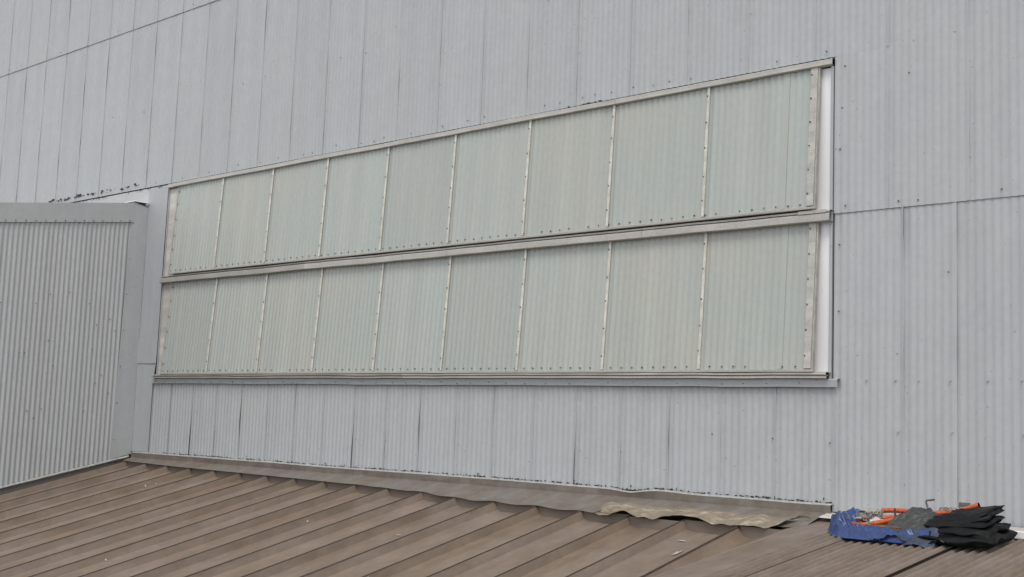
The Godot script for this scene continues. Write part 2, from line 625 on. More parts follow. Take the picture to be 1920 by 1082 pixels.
	for k in 4:
		var d := 0.0022 * k
		part("sill_flashing", folded([Vector2(0.0, 0.503), Vector2(0.034 + d, 0.499), Vector2(0.040 + d, 0.493), Vector2(0.033 + d, 0.432)], fx[k], fx[k + 1] + 0.04, 0.004, 0.002), M.flash, fac, off)
	# ---- right jamb trim and its torn lower corner
	part("jamb_trim", box_mesh(Vector3(-4.992, 0.50, -0.03), Vector3(-4.966, 3.123, 0.004), 0.003), M.flash, fac, off)
	part("jamb_trim", box_mesh(Vector3(WX0 - 0.0105, 0.50, -0.0285), Vector3(WX0 - 0.002, 3.123, 0.010), 0.002), M.flash, fac, off)
	# ---- fixed panels beside the sashes
	part("side_panel", box_mesh(Vector3(-5.18, 0.556, -0.062), Vector3(-4.9935, 3.12, -0.027), 0.002), M.white, fac, off)
	part("side_panel", box_mesh(Vector3(WX0 - 0.0015, 0.556, -0.029), Vector3(-14.846, 3.12, -0.012), 0.002), M.beige, fac, off)

	# ---- screws in the siding
	var pts := []
	for k in range(-26, 12):
		var x := -5.136 + SEAM * k
		for j in 3:
			if rng.randf() < 0.45:
				continue
			var xx := x + SEAM * (0.12 + 0.3 * j) + rng.randf_range(-0.03, 0.03)
			if xx < WX1:
				pts.append(Vector3(xx, 3.235 + rng.randf_range(0, 0.04), 0.014))
			else:
				pts.append(Vector3(xx, 1.90 + rng.randf_range(0, 0.03), 0.014))
			if rng.randf() < 0.5:
				pts.append(Vector3(xx, 5.68 + rng.randf_range(0, 0.03), 0.022))
			if rng.randf() < 0.3:
				pts.append(Vector3(xx, 4.35 + rng.randf_range(-0.03, 0.03), 0.014))
	for k in 40:
		pts.append(Vector3(-15.0 + 0.25 * k + rng.randf_range(-0.06, 0.06), 0.455 + rng.randf_range(-0.008, 0.01), 0.040))
	for q in [Vector2(-4.9, 1.6), Vector2(-4.9, 1.05), Vector2(-4.9, 2.4), Vector2(-4.885, 2.75), Vector2(-4.86, 3.1), Vector2(-3.98, 1.32), Vector2(-3.4, 1.32), Vector2(-4.97, -0.02), Vector2(-5.5, 0.0), Vector2(-6.1, 0.02), Vector2(-4.3, 2.95)]:
		pts.append(Vector3(q.x, q.y, 0.008))
	part("siding_screws", screws(pts, 0.007, 0.005), M.screw, fac, off, true)
	pts = []
	for q in [Vector2(-4.655, 0.49), Vector2(-4.41, 0.49), Vector2(-4.22, 0.485), Vector2(-3.97, 0.487), Vector2(-3.68, 0.487), Vector2(-3.43, 0.49), Vector2(-4.385, 0.09), Vector2(-3.955, 0.095), Vector2(-3.42, 0.10), Vector2(-3.1, 0.1), Vector2(-2.6, 0.49)]:
		pts.append(Vector3(q.x, q.y, 0.010))
	part("siding_bolts", screws(pts, 0.009, 0.008), M.wall[2], fac, off, true)

	# ---- base flashing: upturn, pale lip, apron
	var up := grid(260, 4, func(u: float, v: float) -> Vector3:
		var x := lerpf(-15.50, -4.935, u)
		var wav := 0.006 * n1.get_noise_2d(x * 25.0, 5.0)
		var z := 0.050 + 0.008 * n1.get_noise_2d(x * 40.0, v * 30.0) + 0.010 * exp(-pow((x + 6.75) / 0.22, 2.0)) * v
		return Vector3(x, lerpf(-0.592, -0.518 + wav - 0.018 * exp(-pow((x + 6.95) / 0.15, 2.0)) + 0.012 * exp(-pow((x + 6.6) / 0.2, 2.0)), v), z), Vector2(1, 1))
	part("base_flashing", up, M.apron, fac, off)
	var lp := grid(260, 2, func(u: float, v: float) -> Vector3:
		var x := lerpf(-15.50, -4.935, u)
		var wav := 0.006 * n1.get_noise_2d(x * 25.0, 5.0)
		var y := -0.518 + wav - 0.018 * exp(-pow((x + 6.95) / 0.15, 2.0)) + 0.012 * exp(-pow((x + 6.6) / 0.2, 2.0))
		var z := 0.052 + 0.008 * n1.get_noise_2d(x * 40.0, 30.0) + 0.010 * exp(-pow((x + 6.75) / 0.22, 2.0))
		return Vector3(x, y + 0.014 * v + 0.004 * n2.get_noise_2d(x * 90.0, 1.0) * v, z - 0.036 * v), Vector2(1, 1))
	part("flashing_lip", lp, M.lip, fac, off)
	# crumbling black sealant over the lip
	var sp2 := []
	var xx := -15.2
	while xx < -4.95:
		var dens := 0.85 if xx > -14.6 else 0.4
		if rng.randf() < dens:
			sp2.append([Vector3(xx, -0.496 + 0.006 * n1.get_noise_2d(xx * 25.0, 5.0) - 0.018 * exp(-pow((xx + 6.95) / 0.15, 2.0)) + 0.012 * exp(-pow((xx + 6.6) / 0.2, 2.0)) + rng.randf_range(-0.003, 0.005), 0.012), rng.randf_range(0.008, 0.03), rng.randf_range(0.003, 0.010)])
		if rng.randf() < 0.05:
			sp2.append([Vector3(xx, -0.475 + rng.randf_range(-0.01, 0.015), 0.011), rng.randf_range(0.005, 0.012), rng.randf_range(0.006, 0.016)])
		xx += rng.randf_range(0.02, 0.055)
	# flecks at the lap above the side building
	for k in 46:
		var t := rng.randf()
		sp2.append([Vector3(lerpf(-18.6, -15.85, t), 3.262 + 0.012 * sin(t * 20.0) + rng.randf_range(-0.012, 0.02), 0.017), rng.randf_range(0.012, 0.06), rng.randf_range(0.006, 0.017)])
	for k in 26:
		sp2.append([Vector3(rng.randf_range(-18.2, -15.2), 3.176 + rng.randf_range(-0.01, 0.008), 0.014), rng.randf_range(0.02, 0.05), rng.randf_range(0.003, 0.008)])
	for k in 12:
		sp2.append([Vector3(rng.randf_range(-8.0, -7.4), 3.193 + rng.randf_range(-0.006, 0.008), 0.020), rng.randf_range(0.02, 0.05), rng.randf_range(0.004, 0.012)])
	part("old_sealant", flakes(sp2), M.tar, fac, off, true)

func make_window() -> void:
	var off := Vector3(10, 7, 0)
	var x0 := -14.83
	var x1 := -5.088
	for tier in 2:
		var top: float = [3.150, 1.830][tier]
		var len: float = [1.232, 1.268][tier]
		var tilt: float = [0.055, 0.066][tier]
		var zt: float = [-0.003, -0.003][tier]
		# frame of the sash: bottom rail and two stiles (local y runs down from the hinge)
		var st := begin()
		add_box(st, Vector3(x0 - 0.006, -len - 0.015, -0.012), Vector3(x1 + 0.008, -len + 0.008, 0.017), 0.003)
		add_box(st, Vector3(x0 - 0.010, -len + 0.008, -0.030), Vector3(x0 + 0.012, 0.0, 0.012), 0.003)
		add_box(st, Vector3(x1 - 0.014, -len + 0.008, -0.020), Vector3(x1 + 0.002, 0.0, 0.016), 0.003)
		add_box(st, Vector3(x0, -0.03, -0.05), Vector3(x1, -0.002, -0.02), 0.003)
		var sash := part("window_sash", st.commit(), M.rail_grey, fac, off + Vector3(0, top, zt))
		sash.rotation.x = -tilt
		var bx := []
		bx.append(x0 + 0.012)
		for k in 8:
			bx.append(-13.76 + 1.08 * k)
		bx.append(x1 - 0.078)
		for k in 9:
			var w: float = bx[k + 1] - bx[k]
			var p := sheet(16, w, len - 0.012, 700 + k + tier * 20, 0.0, 0.0046)
			part("fibreglass_panel", p, M.glass[posmod(k * 3 + tier * 2, 5)], sash, Vector3(bx[k], -len + 0.010, 0.0))
		var sc := []
		for k in 8:
			var xb: float = bx[k + 1]
			part("batten", box_mesh(Vector3(xb - 0.013, -len + 0.013, 0.0082), Vector3(xb + 0.015, -0.015, 0.0185), 0.003), M.batten, sash)
			for j in 5:
				sc.append(Vector3(xb - 0.008, -len + 0.16 + j * (len - 0.28) / 4.0 + rng.randf_range(-0.02, 0.02), 0.0175))
		# right-hand stile cover and its screws
		part("stile_cover", folded([Vector2(0.010, 0)], 0, 1) if false else box_mesh(Vector3(x1 - 0.082, -len + 0.012, 0.0085), Vector3(x1 - 0.015, -0.004, 0.0215), 0.004), M.stile, sash)
		for j in 6:
			sc.append(Vector3(x1 - 0.070, -len + 0.12 + j * (len - 0.2) / 5.0, 0.0215))
			sc.append(Vector3(x0 + 0.03, -len + 0.12 + j * (len - 0.2) / 5.0 + rng.randf_range(-0.02, 0.02), 0.008))
		# smooth lap strips in the end sheets
		for xl in [x0 + 0.25, x1 - 0.31]:
			part("lap_strip", box_mesh(Vector3(xl - 0.022, -len + 0.012, -0.004), Vector3(xl + 0.022, -0.004, 0.0056), 0.0018), M.glass[3], sash)
		var xb := x0 + 0.05
		while xb < x1 - 0.06:
			if rng.randf() < 0.94:
				sc.append(Vector3(xb, -len + 0.034 + rng.randf_range(-0.004, 0.004), 0.008))
			xb += 0.12 + rng.randf_range(-0.006, 0.006)
		part("screws", screws(sc, 0.0085, 0.006), M.screw, sash, Vector3.ZERO, true)

func make_annex() -> void:
	var a := thing("side_building", "lower ribbed grey side building with a plain flat fascia at the factory corner", "building", Vector3(XC, -7, 3))
	var off := -a.position
	var top := func(z: float) -> float: return 2.972 - 0.157 * z
	var mid := func(z: float) -> float: return 2.700 - 0.148 * z
	var bot := func(z: float) -> float: return -0.556 - 0.232 * z
	# body behind the sheets
	var st := begin()
	var b0 := Vector3(XC - 0.035, 0, 0.02)
	var zl := 8.0
	for q in [[Vector3(XC - 0.035, -7, 0.03), Vector3(XC - 0.035, -7, zl), Vector3(XC - 0.035, top.call(zl) - 0.02, zl), Vector3(XC - 0.035, top.call(0.03) - 0.02, 0.03)],
			[Vector3(XC - 8, -7, zl), Vector3(XC - 0.035, -7, zl), Vector3(XC - 0.035, top.call(zl) - 0.02, zl), Vector3(XC - 8, top.call(zl) - 0.02, zl)],
			[Vector3(XC - 8, -7, 0.03), Vector3(XC - 8, -7, zl), Vector3(XC - 8, top.call(zl) - 0.02, zl), Vector3(XC - 8, top.call(0.03) - 0.02, 0.03)]]:
		quad(st, q[0], q[1], q[2], q[3])
	part("wall_core", st.commit(), M.core, a, off)
	st = begin()
	quad(st, Vector3(XC - 8, top.call(0.03) - 0.012, 0.03), Vector3(XC + 0.005, top.call(0.03) - 0.012, 0.03), Vector3(XC + 0.005, top.call(zl) - 0.012, zl), Vector3(XC - 8, top.call(zl) - 0.012, zl))
	part("roof", st.commit(), M.plain, a, off)
	# ribbed sheets, cut along the slopes
	var z0 := 0.245
	var pitch := 0.0678
	for k in 13:
		var za := z0 + k * 0.61
		var w := 0.61
		var m := grid(int(9 * 8), 8, func(u: float, v: float) -> Vector3:
			var z := za + u * (w + 0.006)
			var x := XC + 0.0068 * cos(TAU * (z - z0) / pitch) + 0.004 * smoothstep(0.9, 1.0, u) + 0.001 * n1.get_noise_2d(z * 60.0, v * 80.0)
			return Vector3(x, lerpf(bot.call(z) + 0.01, mid.call(z) + 0.02, v), z), Vector2(0.25, 0.25))
		part("ribbed_sheet", m, M.annex[posmod(k * 3, 4)], a, off)
	# fascia
	var fm := grid(30, 3, func(u: float, v: float) -> Vector3:
		var z := lerpf(z0 - 0.002, zl, u)
		return Vector3(XC + 0.022 + 0.004 * n1.get_noise_2d(z * 60.0, v * 50.0), lerpf(mid.call(z), top.call(z), v), z), Vector2(1, 1))
	part("fascia", fm, M.fascia, a, off)
	var fl := grid(30, 1, func(u: float, v: float) -> Vector3:
		var z := lerpf(z0 - 0.002, zl, u)
		return Vector3(XC + 0.022 - 0.012 * v, mid.call(z) - 0.006 * v, z), Vector2(1, 1))
	part("fascia_hem", fl, M.fascia, a, off)
	# corner flashing on this wall
	var cf := grid(4, 20, func(u: float, v: float) -> Vector3:
		var z := lerpf(0.016, lerpf(0.335, 0.255, v), u)
		return Vector3(XC + 0.012 + 0.005 * n1.get_noise_2d(z * 60.0, v * 110.0 + 50.0), lerpf(bot.call(z) + 0.02, 2.948 - 0.05 * (1.0 - u), v), z), Vector2(1, 1))
	part("corner_flashing", cf, M.fascia, a, off)
	# little cap plate where the fascia stops short of the factory wall
	st = begin()
	add_box(st, Vector3(XC - 0.25, 2.955, 0.024), Vector3(XC + 0.035, 2.967, 0.245), 0.003)
	part("cap_plate", st.commit(), M.white, a, off)
	part("gap_block", box_mesh(Vector3(XC - 0.2, 2.80, 0.03), Vector3(XC - 0.03, 2.953, 0.24), 0.003), M.core, a, off)
	# bright trim along the foot of the wall
	var ft := grid(40, 3, func(u: float, v: float) -> Vector3:
		var z := lerpf(0.06, zl, u)
		var y: float = bot.call(z)
		var q: Vector2 = [Vector2(0.012, 0.012), Vector2(0.040, 0.006), Vector2(0.042, -0.016), Vector2(0.012, -0.020)][int(round(v * 3))]
		return Vector3(XC + q.x, y + q.y + 0.004 * n1.get_noise_1d(z * 60.0), z), Vector2(1, 1))
	part("foot_trim", ft, M.lip, a, off)
	# screws
	var pts := []
	for k in 30:
		var z := z0 + 0.05 + k * 0.135
		pts.append(Vector3(z, mid.call(z) + 0.02, 0.026))
	for j in 7:
		pts.append(Vector3(0.235 + 0.01 * (6 - j), -0.35 + 0.5 * j, 0.0135))
	for k in 40:
		pts.append(Vector3(z0 + rng.randf() * 5.0, rng.randf_range(-0.3, 2.0), 0.011))
	var sm := part("wall_screws", screws(pts, 0.008, 0.006), M.screw, a, off + Vector3(XC, 0, 0), true)
	sm.basis = Basis(Vector3(0, 0, 1), Vector3(0, 1, 0), Vector3(1, 0, 0))

func rib_profile(t: float) -> float:
	# height of a roof panel across one module, t metres from its crest towards the next
	if t < 0.010:
		return 0.0
	if t < 0.036:
		return -0.069 * (t - 0.010) / 0.026
	if t < 0.30:
		return -0.069 - 0.015 * (1.0 - pow(1.0 - clampf((t - 0.036) / 0.07, 0.0, 1.0), 2.0))
	var r := RIB - t
	if r < 0.015:
		return -0.084 * smoothstep(0.0, 0.015, r)
	return -0.084

const PROF := [0.0, 0.007, 0.0098, 0.0105, 0.023, 0.0355, 0.0365, 0.045, 0.06, 0.08, 0.106, 0.20, 0.34, 0.42, 0.50, 0.533, 0.538, 0.542, 0.546, 0.5497]

func roof_y(z: float) -> float:
	return -0.605 - ROOF_S * (z - 0.05)

func shed_y(z: float) -> float:
	return -0.64 - SHED_S * (z - 0.15)

func make_low_building() -> void:
	var b := thing("low_building", "brown ribbed metal roof sloping down from the foot of the factory wall", "building", Vector3(-10, -7, 4))
	var off := -b.position
	var zl := 8.4
	var st := begin()
	add_box(st, Vector3(XC + 0.03, -7, 0.02), Vector3(-5.0, -3.1, 8.0), 0.01)
	part("wall", st.commit(), M.plain, b, off)
	var v := []
	for s in 5:
		v.append(grid(PROF.size() - 1, 30, func(u: float, w: float) -> Vector3:
			var t: float = PROF[int(round(u * (PROF.size() - 1)))]
			var z := w * (zl / cos(ROOF_A))
			var oil := 0.004 * n1.get_noise_3d(t * 120.0, z * 30.0, s * 60.0) * smoothstep(0.0, 0.1, t) * smoothstep(0.0, 0.1, RIB - t)
			return Vector3(t + 0.003 * n1.get_noise_2d(z * 22.0, s * 90.0 + 7.0), rib_profile(t) + oil, z), Vector2(1, 1)))
	var lip := begin()
	var cap := grid(4, 30, func(u: float, w: float) -> Vector3:
		var z := w * (zl / cos(ROOF_A))
		var q: Vector2 = [Vector2(-0.004, -0.012), Vector2(-0.006, 0.005), Vector2(0.002, 0.009), Vector2(0.010, 0.005), Vector2(0.010, 0.001)][int(round(u * 4))]
		return Vector3(q.x + 0.003 * n1.get_noise_2d(z * 22.0, 7.0), q.y, z), Vector2(1, 1))
	for k in 18:
		var x := RIB0 + RIB * k
		var o := part("roof_panel", v[posmod(k * 3, 5)], M.roof[posmod(k * 7 + k / 4, 5)], b, off + Vector3(x, -0.605, 0.05))
		o.rotation.x = ROOF_A
		part("seam", cap, M.seam, o)
	# cut panel against the side building
	var e := part("roof_panel", grid(3, 20, func(u: float, w: float) -> Vector3:
		return Vector3(lerpf(-0.125, 0.0, u), [-0.075, -0.075, -0.07, -0.002][int(round(u * 3))], w * (zl / cos(ROOF_A))), Vector2(1, 1)), M.roof[2], b, off + Vector3(RIB0, -0.605, 0.05))
	e.rotation.x = ROOF_A
	# last, wider panel that rises to the corrugated roof
	var xl := RIB0 + RIB * 18
	var xr := -4.975
	var tp := grid(22, 40, func(u: float, w: float) -> Vector3:
		var t := u * (xr - xl)
		var z := 0.04 + w * zl
		var yl := roof_y(z) + (rib_profile(t) if t < 0.3 else -0.084)
		var yr := shed_y(z) - 0.006
		var s := smoothstep(0.22, 0.94, u)
		return Vector3(xl + t, lerpf(yl, maxf(yr, yl), s) + 0.004 * n1.get_noise_2d(t * 90.0, z * 50.0), z), Vector2(1, 1))
	var tpo := part("roof_panel", tp, M.roof[1], b, off)
	var cp2 := part("seam", cap, M.seam, tpo)
	cp2.position = Vector3(xl, -0.605, 0.05)
	cp2.rotation.x = ROOF_A
	# closures between the ribs under the apron
	for k in 19:
		var x := RIB0 + RIB * k
		var zc := lip_z(x + 0.2) - 0.045
		st = begin()
		for i in PROF.size() - 1:
			var ta: float = PROF[i]
			var tb: float = PROF[i + 1]
			var ya := roof_y(zc) + rib_profile(ta) - 0.002
			var yb := roof_y(zc) + rib_profile(tb) - 0.002
			quad(st, Vector3(x + ta, roof_y(zc) + 0.004, zc), Vector3(x + tb, roof_y(zc) + 0.004, zc), Vector3(x + tb, yb, zc), Vector3(x + ta, ya, zc))
		part("closure", st.commit(), M.closure, b, off)
	# apron of the wall flashing, resting on the crests
	var ap := grid(420, 8, func(u: float, w: float) -> Vector3:
		var x := lerpf(-15.47, -4.98, u)
		var zl2 := lip_z(x) if x < -7.0 else minf(lip_z(x), 0.40)
		var z := lerpf(0.046, zl2, w)
		var ph := fposmod(x - RIB0, RIB) / RIB
		var sag := (0.5 - 0.5 * cos(TAU * ph)) * w
		var amt := lerpf(0.001, 0.014, smoothstep(-11.0, -8.0, x))
		var y := roof_y(z) + 0.0135 + 0.012 * (1.0 - w) - sag * amt + 0.007 * n1.get_noise_2d(x * 70.0, z * 120.0) * w * smoothstep(-12.0, -9.0, x)
		return Vector3(x, y, z + 0.02 * n2.get_noise_1d(x * 60.0) * w * smoothstep(-11.0, -9.0, x)), Vector2(1, 1))
	part("apron_flashing", ap, M.apron, b, off)
	# crumpled, sealant-smeared length at the right
	var pc := grid(120, 12, func(u: float, w: float) -> Vector3:
		var x := lerpf(-7.02, -4.99, u)
		var za := 0.26 + 0.03 * n1.get_noise_1d(x * 70.0)
		var zb := lerpf(lip_z(x), 0.20, smoothstep(-5.30, -4.99, x)) + 0.02 * n2.get_noise_1d(x * 55.0)
		var z := lerpf(za, maxf(zb, za + 0.01), w)
		var ph := fposmod(x - RIB0, RIB) / RIB
		var sag := (0.5 - 0.5 * cos(TAU * ph)) * w
		var y := roof_y(z) + 0.024 - 0.026 * sag + 0.034 * n1.get_noise_2d(x * 90.0, z * 120.0) * (0.3 + w) + 0.030 * absf(n2.get_noise_2d(x * 130.0, z * 110.0))
		y = maxf(y, roof_y(z) - 0.015)
		y += 0.05 * smoothstep(-5.45, -5.0, x) * w
		return Vector3(x, y, z), Vector2(1, 1))
	part("patched_flashing", pc, M.patch, b, off)
	# droppings and pale scuffs, and old dark leaf dirt by the corner: thin matter on the pans
	var sc := begin()
	for q in [[-7.28, 0.98, 0.05, 0.02], [-5.9, 0.72, 0.07, 0.02], [-5.66, 0.66, 0.03, 0.012], [-5.19, 0.80, 0.07, 0.015], [-5.24, 0.63, 0.02, 0.014], [-5.13, 0.6, 0.02, 0.012], [-5.75, 1.0, 0.035, 0.09], [-5.3, 0.95, 0.02, 0.07], [-9.0, 1.55, 0.10, 0.012], [-8.6, 1.35, 0.08, 0.014]]:
		blot(sc, q[0], q[1], q[2] * 0.7, q[3] * 0.8)
	for k in 48:
		var c := k % 3
		blot(sc, [-14.55, -14.0, -13.75][c] + rng.randfn() * 0.10, [1.75, 1.45, 0.95][c] + rng.randfn() * 0.22, rng.randf_range(0.005, 0.013), rng.randf_range(0.006, 0.018))
	for k in 20:
		blot(sc, rng.randf_range(-14.0, -5.2), rng.randf_range(0.6, 3.0), rng.randf_range(0.004, 0.010), rng.randf_range(0.005, 0.014))
	part("pale_droppings", sc.commit(), M.lip, b, off, true)
	sc = begin()
	for k in 90:
		var z := rng.randf_range(0.9, 2.6)
		blot(sc, -15.41 + 0.12 + rng.randf() * 0.3, z, rng.randf_range(0.01, 0.05), rng.randf_range(0.008, 0.03))
	part("leaf_dirt", sc.commit(), M.seam, b, off, true)

func lip_z(x: float) -> float:
	# depth of the apron's free edge along the wall
	var p := [[-15.5, 0.19], [-14.2, 0.25], [-12.0, 0.29], [-10.4, 0.33], [-9.3, 0.38], [-8.6, 0.46], [-7.0, 0.50], [-6.5, 0.56], [-6.0, 0.50], [-5.5, 0.52], [-5.1, 0.54], [-4.9, 0.40]]
	for i in p.size() - 1:
		if x < p[i + 1][0]:
			return lerpf(p[i][1], p[i + 1][1], clampf((x - p[i][0]) / (p[i + 1][0] - p[i][0]), 0, 1))
	return 0.4

# irregular flat spot on the ribbed roof
func blot(st: SurfaceTool, x: float, z: float, rx: float, rz: float) -> void:
	var rim := []
	for i in 9:
		var a := TAU * i / 9
		var r := rng.randf_range(0.5, 1.1)
		rim.append(on_pan(x + cos(a) * rx * r, z + sin(a) * rz * r))
	for i in 9:
		for v in [on_pan(x, z), rim[i], rim[(i + 1) % 9]]:
			st.set_normal(Vector3(0, 0.97, 0.24))
			st.set_uv(Vector2(v.x, v.z))
			st.add_vertex(v)

func on_pan(x: float, z: float) -> Vector3:
	var xl := RIB0 + RIB * 18
	if x > xl:
		var u := (x - xl) / (-4.975 - xl)
		var yl := roof_y(z) + (rib_profile(x - xl) if x - xl < 0.3 else -0.084)
		return Vector3(x, lerpf(yl, shed_y(z) - 0.006, smoothstep(0.22, 0.94, u)) + 0.007, z)
	return Vector3(x, roof_y(z) + rib_profile(fposmod(x - RIB0, RIB)) + 0.006, z)

func make_shed() -> void:
	var b := thing("shed_building", "brown corrugated metal roof under the heap of tarps, beside the ribbed roof", "building", Vector3(-1, -7, 4))
	var off := -b.position
	var zl := 8.2
	part("wall", box_mesh(Vector3(-4.9, -7, 0.02), Vector3(4, -2.2, 8.0), 0.01), M.plain, b, off)
	var xs := [-5.005, -4.44, -3.63, -2.82, -2.01, -1.20, -0.39, 0.42, 1.23, 2.04, 2.85, 3.66]
	for k in xs.size() - 1:
		var w: float = xs[k + 1] - xs[k]
		var nu := 24 + int(w / 0.0675 * 8)
		var m := grid(nu, 30, func(u: float, v: float) -> Vector3:
			var z := 0.03 + v * zl
			var c: float
			var t := u * w - (0.06 * (1.0 - u) if k > 0 else 0.0)
			if k == 0:
				c = smoothstep(0.33, 0.35, t)
			else:
				c = 1.0
			var y := shed_y(z) + c * 0.012 * cos(TAU * t / 0.0675)
			y += 0.024 * smoothstep(0.05, w, t) + 0.002 * n1.get_noise_3d(t * 60.0, z * 40.0, k * 30.0)
			return Vector3(xs[k] + t, y, z), Vector2(1, 1))
		part("roof_sheet", m, M.shed[posmod(k * 2 + 1, 3)], b, off)
	# flat flashing strip along the wall foot, and the white trim length beyond the heap
	var fs := grid(60, 3, func(u: float, v: float) -> Vector3:
		var x := lerpf(-4.97, 3.9, u)
		var z := lerpf(0.020, 0.19, v)
		return Vector3(x, shed_y(z) + 0.046 + 0.006 * n1.get_noise_2d(x * 60.0, z * 100.0) - 0.010 * v, z), Vector2(1, 1))
	part("foot_flashing", fs, M.beige, b, off)
	part("white_trim", box_mesh(Vector3(-3.42, -0.640, 0.20), Vector3(0.6, -0.588, 0.235), 0.004), M.white, b, off)
	var sp := []
	var x := -4.92
	while x < 0.0:
		if rng.randf() < 0.6:
			sp.append([Vector3(x, -0.578 - 0.02 * smoothstep(-4.9, -4.3, x) + rng.randf_range(-0.004, 0.006), 0.012), rng.randf_range(0.012, 0.04), rng.randf_range(0.004, 0.011)])
		x += rng.randf_range(0.03, 0.07)
	part("old_sealant", flakes(sp), M.tar, b, off, true)

func ry(z: float) -> float:
	return shed_y(z) + 0.026

func make_heap() -> void:
	# ---- blue tarp bunched on the roof
	var bt := grid(150, 100, func(u: float, v: float) -> Vector3:
		var x := lerpf(-4.68, -3.80, u)
		var zf := 0.80 - 0.24 * pow(clampf((-4.42 - x) / 0.26, 0, 1), 2.0)
		var zb := 0.30 + 0.10 * pow(clampf((-4.5 - x) / 0.18, 0, 1), 2.0)
		var z := lerpf(zb, zf, v)
		var left := exp(-pow((x + 4.57) / 0.075, 2.0)) * (1.0 - smoothstep(0.65, 1.0, v))
		var front := exp(-pow((v - 0.86) / 0.11, 2.0))
		var edge := smoothstep(0.0, 0.06, u) * smoothstep(0.0, 0.08, 1.0 - v) * smoothstep(0.0, 0.05, v)
		var h := 0.012 + 0.085 * left + 0.050 * front
		var wr := (0.4 - absf(n1.get_noise_2d(x * 130.0 + z * 160.0, z * 420.0 - x * 120.0))) * 0.075 + 0.020 * absf(n2.get_noise_2d(x * 330.0, z * 620.0))
		h += wr * (0.25 + left + front * 0.8)
		return Vector3(x + 0.02 * n2.get_noise_2d(z * 300.0, 4.0) * (1.0 - u), ry(z) + 0.004 + maxf(h, 0.004) * edge, z), Vector2(1, 1))
	solo("blue_tarp", bt, M.blue, "crumpled bright blue tarp spread under the cardboard box", "tarp")

	# ---- brown box
	var bx := thing("cardboard_box", "flat brown box lying on the blue tarp under the orange tubes", "box", Vector3(-4.235, ry(0.5) + 0.010, 0.53))
	var st := begin()
	add_box(st, Vector3(-0.17, 0.0, -0.14), Vector3(0.19, 0.052, 0.12), 0.004)
	part("carton", st.commit(), M.card, bx)
	st = begin()
	add_box(st, Vector3(-0.172, 0.0525, -0.142), Vector3(0.192, 0.0555, -0.012), 0.001)
	part("flap", st.commit(), M.card, bx)
	st = begin()
	add_box(st, Vector3(-0.172, 0.0525, -0.008), Vector3(0.192, 0.0555, 0.122), 0.001)
	part("flap", st.commit(), M.card, bx)
	bx.rotation = Vector3(0.10, 0.10, 0.05)

	# ---- folded dark tarp: a stack of thick soft folds
	st = begin()
	for q in [[Vector3(-3.62, 0.046, 0.54), 0.260, 0.046, 0.235, 0.00, 1], [Vector3(-3.63, 0.094, 0.52), 0.245, 0.034, 0.22, 0.02, 2], [Vector3(-3.65, 0.128, 0.50), 0.230, 0.028, 0.20, 0.06, 3], [Vector3(-3.645, 0.158, 0.48), 0.215, 0.025, 0.18, 0.11, 4], [Vector3(-3.63, 0.180, 0.46), 0.190, 0.021, 0.16, 0.16, 5]]:
		var c: Vector3 = q[0]
		var sd: int = q[5]
		st.append_from(grid(80, 110, func(u: float, v: float) -> Vector3:
			var a := u * TAU
			var t := v * 2.0 - 1.0
			var en := pow(maxf(0.0, 1.0 - pow(absf(t), 9.0)), 0.5)
			var cy := signf(sin(a)) * pow(absf(sin(a)), 0.8)
			var cz := signf(cos(a)) * pow(absf(cos(a)), 0.6)
			var wx: float = q[1] * t * (1.0 + 0.10 * n1.get_noise_2d(cz * 25.0 + 7.0, sd * 50.0 + signf(t) * 20.0))
			var ridge := absf(n1.get_noise_3d(wx * 60.0 + sd * 40.0, cy * 24.0, cz * 45.0))
			var fine := absf(n2.get_noise_3d(wx * 330.0, cy * 60.0 + sd * 9.0, cz * 260.0))
			var fold := 0.012 * sin(cy * 3.0 + 6.0 * n2.get_noise_2d(wx * 110.0, sd * 30.0) + sd)
			var dz := fold * absf(cz) + 0.03 * n1.get_noise_2d(wx * 70.0, sd * 60.0) - 0.020 * ridge
			var y: float = c.y + cy * q[2] * en * (1.0 - 0.3 * ridge) + q[4] * wx + 0.9 * q[4] * pow(maxf(wx, 0.0), 2.0) * 4.0
			y += 0.026 * n2.get_noise_3d(wx * 80.0, cz * 60.0, sd * 14.0) - 0.005 * fine - 0.008 * ridge * absf(cz)
			y -= 0.02 * smoothstep(0.5, 1.0, cz) * (0.5 + n1.get_noise_2d(wx * 90.0, sd * 33.0))
			var z: float = c.z + (cz * (q[3] + dz)) * lerpf(0.8, 1.0, en)
			return Vector3(c.x + wx, maxf(y, 0.004) + ry(z), z), Vector2(1, 1)), 0, Transform3D())
	solo("folded_tarp", st.commit(), M.dark, "dark charcoal tarp folded into a thick stack of layers", "tarp")

	# ---- olive tarp end draped over the tubes
	var dt := grid(90, 90, func(u: float, v: float) -> Vector3:
		var x := lerpf(-4.13, -3.70, u) - 0.10 * v + 0.16 * v * u
		var z := lerpf(0.33, 0.80, v)
		var pk := exp(-pow((u - 0.22 - 0.2 * v) / 0.30, 2.0))
		var topy := -0.520 + 0.062 * pk - 0.015 * u
		var y := lerpf(topy, ry(0.80) + 0.03, smoothstep(0.12, 1.0, v))
		y += 0.030 * sin(u * 10.0 + v * 5.0) * smoothstep(0.15, 0.6, v) * 0.6
		y += 0.030 * n1.get_noise_2d(x * 150.0, z * 120.0) + 0.03 * absf(n2.get_noise_2d(x * 420.0 + z * 190.0, z * 260.0)) - 0.02 * absf(n1.get_noise_2d(x * 600.0, z * 500.0))
		return Vector3(x, maxf(y, ry(z) + 0.006), z + 0.02 * n2.get_noise_2d(u * 60.0, v * 50.0)), Vector2(1, 1))
	solo("draped_tarp", dt, M.olive, "grey-green tarp end draped over the middle of the orange tubes", "tarp")

